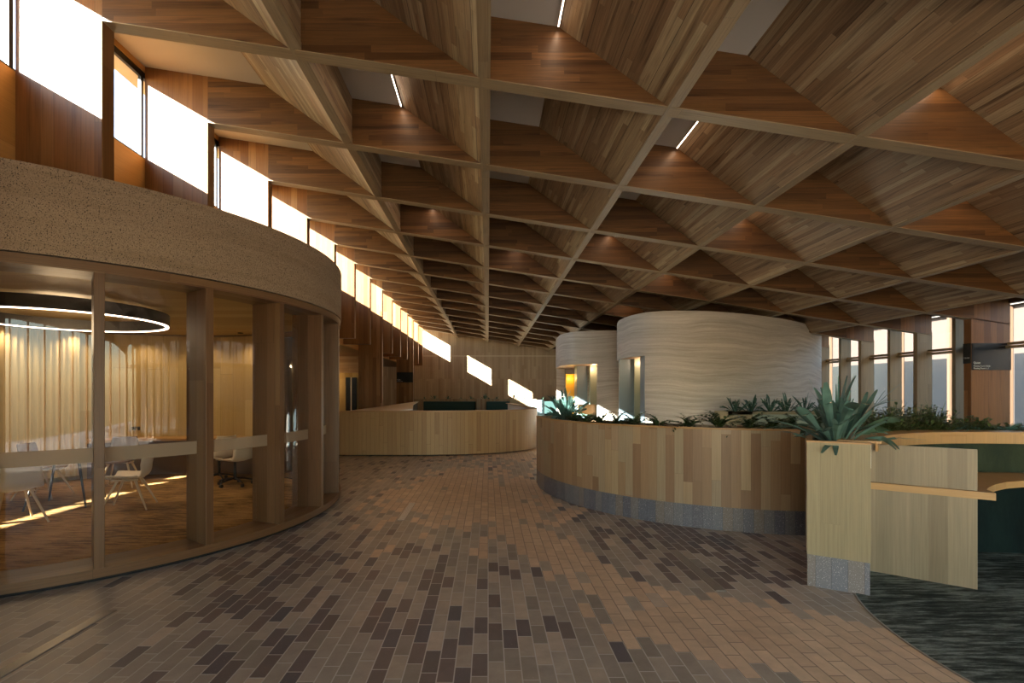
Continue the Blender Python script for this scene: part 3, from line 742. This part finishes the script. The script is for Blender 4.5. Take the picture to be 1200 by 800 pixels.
m = MB(); m.ring(C3, RO-.03, RO, .27, H2-.014, aE, aL-.6, 90, 'v'); qm('outer_cladding', m, 'planter')
m = MB(); m.ring(C3, RO-.05, RO-.012, 0, .27, aE, aL-.6, 90, 'v'); qm('outer_plinth', m, 'plinth')
m = MB(); m.ring(C3, RO-.05, RO, H2-.014, H2, aE, aL-.6, 90, 'h'); qm('outer_cap', m, 'cap')
m = MB(); m.ring(C3, RI, RB, H2-.02, H2, aE, 148, 90, 'h'); qm('inner_cap', m, 'cap')
m = MB(); m.ring(C3, RI+.012, RI+.03, H2-.12, H2-.02, aE, 138, 90, 'v'); qm('fascia_strip', m, 'cap')
m = MB(); m.ring(C3, RI+.10, RI+.13, 0, H2-.022, aE, aL-.6, 90, 'v'); qm('inner_wall', m, 'veneer2')
m = MB(); m.ring(C3, RI+.13, RO-.05, H2-.10, H2-.06, aE, aL-.9, 90, 'h'); qm('soil', m, 'soil')
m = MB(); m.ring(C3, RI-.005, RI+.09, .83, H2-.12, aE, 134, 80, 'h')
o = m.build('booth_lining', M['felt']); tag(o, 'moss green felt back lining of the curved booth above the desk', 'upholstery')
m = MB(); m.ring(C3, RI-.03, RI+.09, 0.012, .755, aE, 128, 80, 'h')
o = m.build('booth_kick_lining', M['feltshade']); tag(o, 'shade-darkened green felt lining under the curved booth desk', 'upholstery')
# desk
arc = [rad(RI-.012, a, 0)[:2] for a in [135-4*i for i in range(0, 27)]]
inn = [(4.13, 3.955), (4.18, 4.04), (4.22, 4.12), (4.31, 4.19), (4.41, 4.26), (4.53, 4.34), (4.74, 4.45), (5.02, 4.53), (5.4, 4.53), (5.8, 4.38), (6.15, 4.1), (6.4, 3.7), (6.5, 3.3), (6.5, 2.9)]
arc = [p for p in arc if p[1] > 2.85]
front = [(3.43, 4.56), (3.43, 4.478)]
poly = front + inn + list(reversed(arc))
dk = empty('booth_desk', (4.4, 4.4, 0)); tag(dk, 'curved timber desk top running round the inside of the booth', 'desk')
ZD = .825
m = MB(); nn = len(poly)
m.gface([(x, y, ZD) for x, y in poly], 0); m.gface([(x, y, ZD-.06) for x, y in reversed(poly)], 0)
for i in range(nn):
    a, b = poly[i], poly[(i+1) % nn]; m.gface([(*a, ZD-.06), (*b, ZD-.06), (*b, ZD), (*a, ZD)], 0)
m.build('desk_top', M['cap'], dk).location = Vector((-4.4, -4.4, 0))
# divider panel
A_, B_ = Vector((3.50, 4.48)), Vector((4.07, 4.045)); dv = (B_-A_).normalized(); nv = Vector((-dv.y, dv.x))
def panel(z0, z1, th=.03, a=0.0):
    a0 = A_ - dv*a; b = [a0, B_, B_+nv*th, a0+nv*th]
    return MB().hexa([(p.x, p.y, z0) for p in b], [(p.x, p.y, z1) for p in b], 2)
dvp = empty('booth_divider', (3.8, 4.25, 0)); tag(dvp, 'grey brown veneer divider panel standing above and below the booth desk', 'divider')
OD = Vector((-3.8, -4.25, 0))
o = panel(ZD+.001, 1.17, a=.10).build('screen', M['veneer2'], dvp); o.location = OD
o = panel(0.005, ZD-.062, a=.10).build('support_panel', M['veneer2'], dvp); o.location = OD
# carpet of the booth
m = MB(); m.disc((5.0, 2.92), 2.26, .006, 96); o = m.build('booth_carpet', M['carpetg']); tag(o, 'dark green grey streaked carpet under the booth at the lower right', 'carpet')
m = MB(); m.ring((5.0, 2.92), 2.26, 2.272, 0, .008, 0, 360, 120, 'h'); o = m.build('carpet_edge_strip', M['steel']); tag(o, 'thin metal edge strip between the pavers and the booth carpet', 'edge strip')

e = empty('wall_plate', (ER[0]+.012, ER[1]+.03, 1.03)); tag(e, 'small white plate on the edge of the pale veneer end panel', 'plate')
m = MB(); m.box((0, 0, 0), (.014, .008, .19)); o = m.build('plate', M['white'], None); o.parent = e
# small booth behind planter, with planting trough
sb = empty('low_booth', (6.2, 10.3, 0)); tag(sb, 'low pale timber booth with a sage green inner back in front of the large drum', 'booth')
OS = Vector((-6.2, -10.3, 0))
m = MB(); m.box((5.0, 10.1, 0), (5.5, 10.14, 1.24), 2).box((5.0, 10.1, 1.18), (7.6, 10.14, 1.24), 0).box((5.0, 10.14, 0), (5.04, 10.7, 1.24), 2); m.build('frame', M['veneer'], sb).location = OS
m = MB(); m.box((5.5, 10.3, .3), (7.6, 10.34, 1.18), 0); m.build('back_pad', M['greenpanel'], sb).location = OS
m = MB(); m.box((5.04, 10.34, 1.1), (7.6, 10.7, 1.2), 0); m.build('trough', M['veneer'], sb).location = OS
m = MB(); m.box((5.0, 10.70, 0), (7.6, 10.74, 1.24), 0); m.build('rear_board', M['veneer'], sb).location = OS

# ------------------------------------------------------------------ far end furniture
fp = empty('far_planter', (0, 28, 0)); tag(fp, 'long low timber planter running in front of the far wall', 'planter')
OF = Vector((0, -28, 0))
m = MB(); m.box((-4.3, 27.6, 0), (5.5, 27.66, 1.25), 2); m.build('front_boards', M['planter'], fp).location = OF
m = MB(); m.box((-4.3, 27.66, 1.05), (5.5, 28.4, 1.17), 0); m.build('soil', M['soil'], fp).location = OF
for x0, x1, lb in ((-3.6, -.7, 'left of the timber post'), (-.1, 1.2, 'right of the timber post'), (3.0, 5.2, 'in the sun by the small drum')):
    e = empty('banquette', ((x0+x1)/2, 26.6, 0)); tag(e, 'dark teal high backed banquette '+lb+', far end', 'sofa'); O_ = Vector((-(x0+x1)/2, -26.6, 0))
    m = MB(); m.box((x0, 27.05, .0), (x1, 27.25, 1.12), 0); m.build('backrest', M['teal'], e, bevel=.03).location = O_
    m = MB(); m.box((x0, 26.3, .12), (x1, 27.04, .45), 0); m.build('seat', M['teal'], e, bevel=.03).location = O_
m = MB(); m.box((-.62, 26.9, 0), (-.18, 27.3, 1.26), 2); o = m.build('booth_post', M['planter']); tag(o, 'short timber post between the two far banquettes', 'post')
for i, (x, y, lb) in enumerate(((2.35, 22.5, 'nearest the reception counter'), (3.1, 24.0, 'in front of the far banquette'))):
    e = empty('side_table', (x, y, 0)); tag(e, 'small square timber table in the sun '+lb, 'table')
    m = MB(); m.box((-.35, -.35, .42), (.35, .35, .47), 0); o = m.build('table_top', M['cap'], None); o.parent = e
    for sx in (-1, 1):
        for sy in (-1, 1):
            m = MB(); m.box((sx*.3-.025, sy*.3-.025, 0), (sx*.3+.025, sy*.3+.025, .42)); o = m.build('leg', M['cap'], None); o.parent = e
m = MB(); m.box((2.0, 24.6, 0), (2.9, 25.3, .45), 0); o = m.build('ottoman', plain('pale blue upholstery', 'a9c3cc', .8), None, bevel=.05); tag(o, 'pale blue upholstered ottoman catching the sun beyond the reception counter', 'ottoman')
m = MB(); m.box((2.05, 25.9, 0), (3.0, 26.2, 1.2), 0); o = m.build('upholstered_screen', plain('pale blue screen', 'a9c8d0', .8), None, bevel=.03); tag(o, 'pale blue high screen in the sun at the far end', 'screen')

# ------------------------------------------------------------------ signs
def lettering(txt, size):
    cu = bpy.data.curves.new('lettering', 'FONT'); cu.body = txt; cu.size = size; cu.extrude = .001
    tmp = bpy.data.objects.new('lettering', cu); COL.objects.link(tmp)
    dg = bpy.context.evaluated_depsgraph_get(); me = bpy.data.meshes.new_from_object(tmp.evaluated_get(dg))
    bpy.data.objects.remove(tmp); me.materials.clear(); me.materials.append(M['text'])
    t = bpy.data.objects.new('lettering', me); COL.objects.link(t); return t
def sign(loc, wd, ht, lines, label, name='wayfinding_sign', side=None):
    e = empty(name, loc); tag(e, label, 'sign')
    m = MB(); m.box((0, -.012, -ht), (wd, 0, 0)); o = m.build('board', M['sign'], None); o.parent = e
    for (x, z, h, txt) in lines:
        t = lettering(txt, h*1.35); t.parent = e; t.location = (x, -.0135, z); t.rotation_euler = (pi/2, 0, 0)
    return e
yk = by(3)
ZQ = EYE + (459-402)*yk/F
sign((9.875, yk-.001, ZQ), .80, .55, [(.03, -.42, .045, 'Quiet'), (.03, -.48, .03, 'Meeting Room Study'), (.03, -.525, .03, 'Meeting Room 1, 2')], 'large black sign with white lettering across the right timber fin', side=1)
e = empty('wayfinding_sign', (9.87, yk, ZQ)); tag(e, 'narrow black sign with white lettering on the edge of the right timber fin', 'sign')
m = MB(); m.box((-.014, 0, -.41), (-.001, TH, 0)); o = m.build('board', M['sign'], None); o.parent = e
t = lettering('Quiet', .05); t.parent = e; t.rotation_euler = (pi/2, 0, -pi/2); t.location = (-.0155, TH-.02, -.31)
yk = by(11)
sign((XLW+.05, yk-.001, EYE+(459-436)*yk/F), .80, .50, [(.03, -.39, .05, 'Quiet'), (.03, -.46, .035, 'Rooms 3 to 6')], 'black sign on the far full height fin of the left wall')

# ------------------------------------------------------------------ roof strip lights, sprinklers
led_cells = [(1, 0, 'the nearest bay left of centre'), (3, 0, 'the near bay at the upper right'), (0, 1, 'the second row above the left panel'), (2, 1, 'the second row right of centre'), (4, 1, 'the second row at far right'),
             (3, 2, 'the third row on the right'), (0, 3, 'the fourth row on the left'), (2, 3, 'the fourth row right of centre'), (1, 4, 'the fifth row at centre'), (3, 4, 'the fifth row over the large drum'), (3, 6, 'the seventh row over the small drum')]
for j, k, lb in led_cells:
    x = .016+1.81*j-.11-1.06; y0 = by(k-1)+TH+.06; y1 = by(k)-.03; z = zb(x)+DEP
    e = empty('strip_light', (x, (y0+y1)/2, z)); tag(e, 'slim glowing strip light in the roof coffer of '+lb, 'ceiling light')
    hy_ = (y1-y0)/2
    m = MB(); m.box((.004, -hy_, -.03), (.022, hy_, -.002)); o = m.build('housing', M['white'], None); o.parent = e
    m = MB(); m.box((.008, -hy_+.01, -.034), (.017, hy_-.01, -.030)); o = m.build('diffuser', M['led'], None); o.parent = e
    lamp('led_glow', 'AREA', (.013, 0, -.045), 1.9, (1, .66, .40), e, .012, (0, 0, 0), 2*hy_-.05)
for (x, y, lb) in ((3.62+.35, by(0)+TH+.25, 'in the second row of coffers'), (3.05, 4.2, 'in the nearest row of coffers')):
    zz = zb(x)+DEP if lb.startswith('in the near') else zb(x)+DEP
    e = empty('sprinkler', (x, y, zz)); tag(e, 'small white sprinkler head hanging '+lb, 'sprinkler')
    m = MB(); m.tube([(0, 0, .0), (0, 0, -.05)], .014, 10); o = m.build('pipe', M['white'], None); o.parent = e
    m = MB(); m.tube([(0, 0, -.05), (0, 0, -.056)], .03, 12); o = m.build('deflector', M['steel'], None); o.parent = e

# ------------------------------------------------------------------ floor grates
for (x, y, ln, lb) in ((-1.12, 6.23, 1.0, 'pale metal strip set in the salmon pavers at the centre of the floor'), (1.93, 4.02, 1.05, 'grey grooved metal strip set in the pavers in front of the curved planter'), (-2.85, 2.6, 1.08, 'long grooved metal strip set in the dark pavers at the lower left')):
    e = empty('floor_grate', (x, y, 0)); tag(e, lb, 'floor grate')
    m = MB(); m.box((-.045, 0, .001), (.045, ln, .005)); o = m.build('tray', M['steel'], None); o.parent = e
    m = MB()
    for i in range(7): m.box((-.041+i*.0125, .01, .005), (-.034+i*.0125, ln-.01, .0085))
    o = m.build('bars', M['white'] if x == -1.12 else M['steel'], None); o.parent = e

# ------------------------------------------------------------------ plants
def leaf(m, base, az, elev, L, W, bend, n=9, fold=.25, tipw=.0, twist=0):
    """broad strap leaf with a folded midrib, curving over"""
    p = Vector(base); h = Vector((cos(az), sin(az), 0)); side = Vector((-sin(az), cos(az), 0)); e = elev; rows = []
    for i in range(n+1):
        t = i/n; wd = W*(.45+1.1*t)*(1-t**3.0)+.002 if t < .99 else .001
        wd = min(wd, W)
        d = h*cos(e)+Vector((0, 0, 1))*sin(e); up = (-h*sin(e)+Vector((0, 0, 1))*cos(e))
        s_ = side*cos(twist*t)+up*sin(twist*t)
        rows.append((p-s_*wd+up*wd*fold*2, p.copy(), p+s_*wd+up*wd*fold*2)); p = p+d*(L/n); e -= bend/n*(0.4+1.2*t)
    for i in range(n):
        a, b = rows[i], rows[i+1]
        m.face([a[0], a[1], b[1], b[0]], None, True); m.face([a[1], a[2], b[2], b[1]], None, True)
def antler(m, base, az, elev, L, W, bend, rn, twist):
    """broad fleshy leaf that forks near the tip"""
    p = Vector(base); e = elev; n = 7; rows = []; lean = rn.uniform(-.25, .25); a = az; t_split = rn.uniform(.5, .72)
    for i in range(n+1):
        t = i/n*t_split; wd = W*(.28+.9*(i/n)**1.2); h = Vector((cos(a), sin(a), 0)); side = Vector((-sin(a), cos(a), 0))
        d = h*cos(e)+Vector((0, 0, 1))*sin(e); up = -h*sin(e)+Vector((0, 0, 1))*cos(e); tw = twist*t
        s_ = side*cos(tw)+up*sin(tw); u2 = up*cos(tw)-side*sin(tw)
        rows.append((p-s_*wd+u2*wd*.45, p.copy(), p+s_*wd+u2*wd*.45)); last = (a, e); p = p+d*(L*t_split/n); e -= bend/n*.6; a += lean/n
    for i in range(n):
        q0, q1 = rows[i], rows[i+1]
        m.face([q0[0], q0[1], q1[1], q1[0]], None, True); m.face([q0[1], q0[2], q1[2], q1[1]], None, True)
    k = rn.choice((1, 2, 2, 3)); l0, c0, r0 = rows[-1]
    for j in range(k):
        # each lobe grows from its share of the leaf end
        f0, f1 = j/k, (j+1)/k
        A = l0.lerp(r0, f0); B = l0.lerp(r0, f1)
        if k == 1: A, B = l0, r0
        off = (0 if k == 1 else (j-(k-1)/2)*rn.uniform(.35, .6)); aa = last[0]+off; ee = last[1]+rn.uniform(-.25, .2); LL = L*(1-t_split)*rn.uniform(.75, 1.2); pa, pb = A, B; C = (A+B)/2; w0 = (B-A)/2; nn = 5; prev = (A, C, B)
        for i in range(1, nn+1):
            t = i/nn; d = Vector((cos(aa)*cos(ee), sin(aa)*cos(ee), sin(ee))); C = C+d*LL/nn; ee -= bend*.12; ww = w0*(1-t**1.7)*(1+.15*sin(pi*t)); cur = (C-ww, C+Vector((0, 0, -.15*ww.length)), C+ww)
            m.face([prev[0], prev[1], cur[1], cur[0]], None, True); m.face([prev[1], prev[2], cur[2], cur[1]], None, True); prev = cur
def agave(loc, r, h, n, mat, label, group=None, seed=0, name='agave', wide=.036, flat=1.0):
    rn = random.Random(seed); e = empty(name, loc); tag(e, label, 'plant', group)
    m = MB()
    for i in range(n):
        t = (i+.5)/n; az = i*2.399+rn.uniform(-.35, .35); el = radians(84-62*t**1.3+rn.uniform(-12, 12)); L = (h*(1-t)+r*1.15*t)*rn.uniform(.7, 1.15)
        sp = .10*r/.45*t+.02
        antler(m, (sp*cos(az), sp*sin(az), 0), az, el, L, wide*r/.45*rn.uniform(.75, 1.25), rn.uniform(.1, 1.3)*(.35+t), rn, rn.uniform(-1.2, 1.2))
    o = m.build('leaves', M[mat], None); o.parent = e
    m = MB(); m.tube([(0, 0, -.06), (0, 0, .05)], .025, 8); o = m.build('crown', M['stem'], None); o.parent = e
    return e
def fern(loc, r, n, mat, label, group=None, seed=0, name='fern', up=.5):
    rn = random.Random(seed); e = empty(name, loc); tag(e, label, 'plant', group); m = MB(); st = MB()
    for i in range(n):
        az = rn.uniform(0, 2*pi); el = radians(rn.uniform(35, 82)); L = r*rn.uniform(.75, 1.3); p = Vector((0, 0, -.01)); ee = el; ns = 9; pts = [p.copy()]
        for k in range(ns):
            d = Vector((cos(az)*cos(ee), sin(az)*cos(ee), sin(ee))); p = p+d*L/ns; ee -= .16*rn.uniform(.5, 1.5); pts.append(p.copy())
            if k > 0:
                wl_ = L*.20*(1-k/ns*.7)
                for sd in (-1, 1):
                    leaf(m, p, az+sd*rn.uniform(.9, 1.3), ee+rn.uniform(-.2, .3), wl_, wl_*.30, .5, 3, .1)
        st.tube(pts, .003, 4, .001)
    o = m.build('leaves', M[mat], None); o.parent = e
    o = st.build('stems', M['stem'], None); o.parent = e
    return e
def shrub(loc, r, h, n, mat, label, group=None, seed=0, name='shrub', ls=.04):
    rn = random.Random(seed); e = empty(name, loc); tag(e, label, 'plant', group); m = MB(); st = MB()
    for i in range(n):
        az = rn.uniform(0, 2*pi); rr = r*rn.random()**.6; hh = h*rn.uniform(.45, 1.1)*(1-.4*(rr/r)**2); top = Vector((rr*cos(az), rr*sin(az), hh)); b = Vector((rr*.3*cos(az), rr*.3*sin(az), -.01))
        st.tube([b, (b+top)/2+Vector((0, 0, .02)), top], .004, 4, .002)
        for k in range(7):
            t = .25+.75*k/6; q_ = b.lerp(top, t); a2 = rn.uniform(0, 2*pi)
            leaf(m, q_, a2, rn.uniform(-.3, .9), ls*rn.uniform(.8, 1.7), ls*.32, .7, 3, .15)
    o = m.build('leaves', M[mat], None); o.parent = e
    o = st.build('stems', M['stem'], None); o.parent = e
    return e
S1 = HP-.05
agave((1.32, 8.30, S1), .36, .52, 46, 'agave', 'spiky blue green agave at the rounded left tip of the curved planter', seed=3, wide=.042)
agave((3.12, 4.36, H2-.06), .48, .66, 34, 'agave', 'big blue green agave spilling over the pale veneer end panel', seed=11, wide=.032)
agave((3.36, 4.70, H2-.06), .40, .46, 26, 'agavedk', 'dark strap leaved plant right behind the big agave', seed=12, wide=.038)
def onp1(a, r=RP-.3): return (C2[0]+r*cos(radians(a)), C2[1]+r*sin(radians(a)), S1)
def ang_for(px, r=RP-.3):
    best = min((abs(CX+F*(C2[0]+r*cos(radians(a/4)))/(C2[1]+r*sin(radians(a/4)))-px), a/4) for a in range(720, 1250)); return best[1]
for i, (px, r, nm) in enumerate(((672, .20, 'in front of the agave'), (688, .20, 'second from the tip agave'), (704, .22, 'below the golden doorway'), (722, .22, 'left of the large drum doorway'), (742, .22, 'under the large drum doorway'), (772, .20, 'just right of the drum doorway'), (806, .25, 'with one tall shoot, left of the low booth'), (842, .24, 'just left of the low booth'), (876, .24, 'in front of the corner of the low booth'), (905, .22, 'in front of the sage green pad'), (928, .26, 'left of the big agave'))):
    a = ang_for(px)
    if i < 5: fern(onp1(a), r*1.25, 22, 'fern', 'low dark fern in the curved planter '+nm, 'ferns along the curved planter', 20+i)
    else: fern(onp1(a), r*1.35, 15, 'fern', 'open dark fern in curved planter '+nm, 'ferns along the curved planter', 20+i, up=.8)
for i, px in enumerate((862, 880, 903, 922, 943)):
    y = 10.5; x = (px-CX)*y/F
    agave((x, y, 1.2), .28, .46, 14, 'agavedk', 'small upright strap leaved plant on the low booth, '+['leftmost of five', 'second from the left of five', 'middle of five', 'fourth from the left of five', 'rightmost of five'][i], 'plants on the low booth', 40+i, 'strap_leaf_plant', .05)
def onp2(px, r=2.42):
    best = min((abs(CX+F*(C3[0]+r*cos(radians(a/4)))/(C3[1]+r*sin(radians(a/4)))-px), a/4) for a in range(160, 600)); a = radians(best[1])
    return (C3[0]+r*cos(a), C3[1]+r*sin(a), H2-.06)
for i, (px, r, h, mt, nm) in enumerate(((1030, .22, .26, 'shrub', 'next to the big agave'), (1052, .24, .28, 'shrub', 'second right of the big agave'), (1074, .24, .28, 'shrub', 'in front of the wide glazing column'), (1094, .22, .27, 'shrub', 'left of the blue fern'), (1140, .16, .18, 'shrub', 'between the two blue ferns'))):
    shrub(onp2(px), r*1.1, h*1.1, 75, mt, 'dense dark green shrub on the booth planter '+nm, 'shrubs on the booth planter', 60+i)
for i, (px, r, nm) in enumerate(((1115, .30, 'tallest, near the middle of the booth planter'), (1145, .22, 'in front of the sign fin'), (1180, .22, 'rightmost on the booth planter'))):
    fern(onp2(px), r, 15, 'bluefern', 'blue green fern '+nm, 'blue ferns on the booth planter', 80+i, 'blue_fern')
for i, (px, nm) in enumerate(((1120, 'below the tall blue fern'), (1152, 'below the sign fin'), (1190, 'at the right edge of the photo'))):
    shrub(onp2(px, 2.47), .15, .13, 26, 'fern', 'low dark trailing plant '+nm, 'shrubs on the booth planter', 90+i)
# grasses
for i, px in enumerate((1046, 1080, 1096)):
    e = empty('grass_tuft', onp2(px, 2.5)); tag(e, 'thin upright grass blades rising above the shrubs, '+['left tuft', 'middle tuft', 'right tuft'][i], 'plant', 'grass tufts on the booth planter'); m = MB(); rn = random.Random(i)
    for k in range(10): leaf(m, (rn.uniform(-.05, .05), 0, 0), rn.uniform(0, 6.3), radians(rn.uniform(70, 88)), rn.uniform(.25, .42), .004, .3, 6)
    o = m.build('blades', M['shrub'], None); o.parent = e
for i, (px, s_) in enumerate(((497, .16), (509, .3), (525, .24), (540, .15), (552, .2), (568, .34), (582, .2), (602, .3), (615, .18), (636, .2), (648, .24))):
    x = (px-CX)*27.9/F
    agave((x, 27.9, 1.17), s_, s_*1.3, 12, 'agavedk', 'tiny plant in the far planter, '+['leftmost', 'large one left of the post', 'third from the left', 'fourth from the left', 'left of the biggest', 'biggest one above the post', 'right of the biggest', 'against the sun patch', 'right of the sun patch', 'left of the small drum', 'nearest the small drum'][i], 'plants in the far planter', 100+i, 'strap_leaf_plant', .05)

# lamps of the side aisle
lamp('aisle_lamp', 'POINT', (-7.05, 19.9, 2.2), 30, (1, .6, .25), None, .08)
lamp('aisle_lamp', 'POINT', (-7.5, 24.5, 2.8), 25, (1, .75, .5), None, .15)
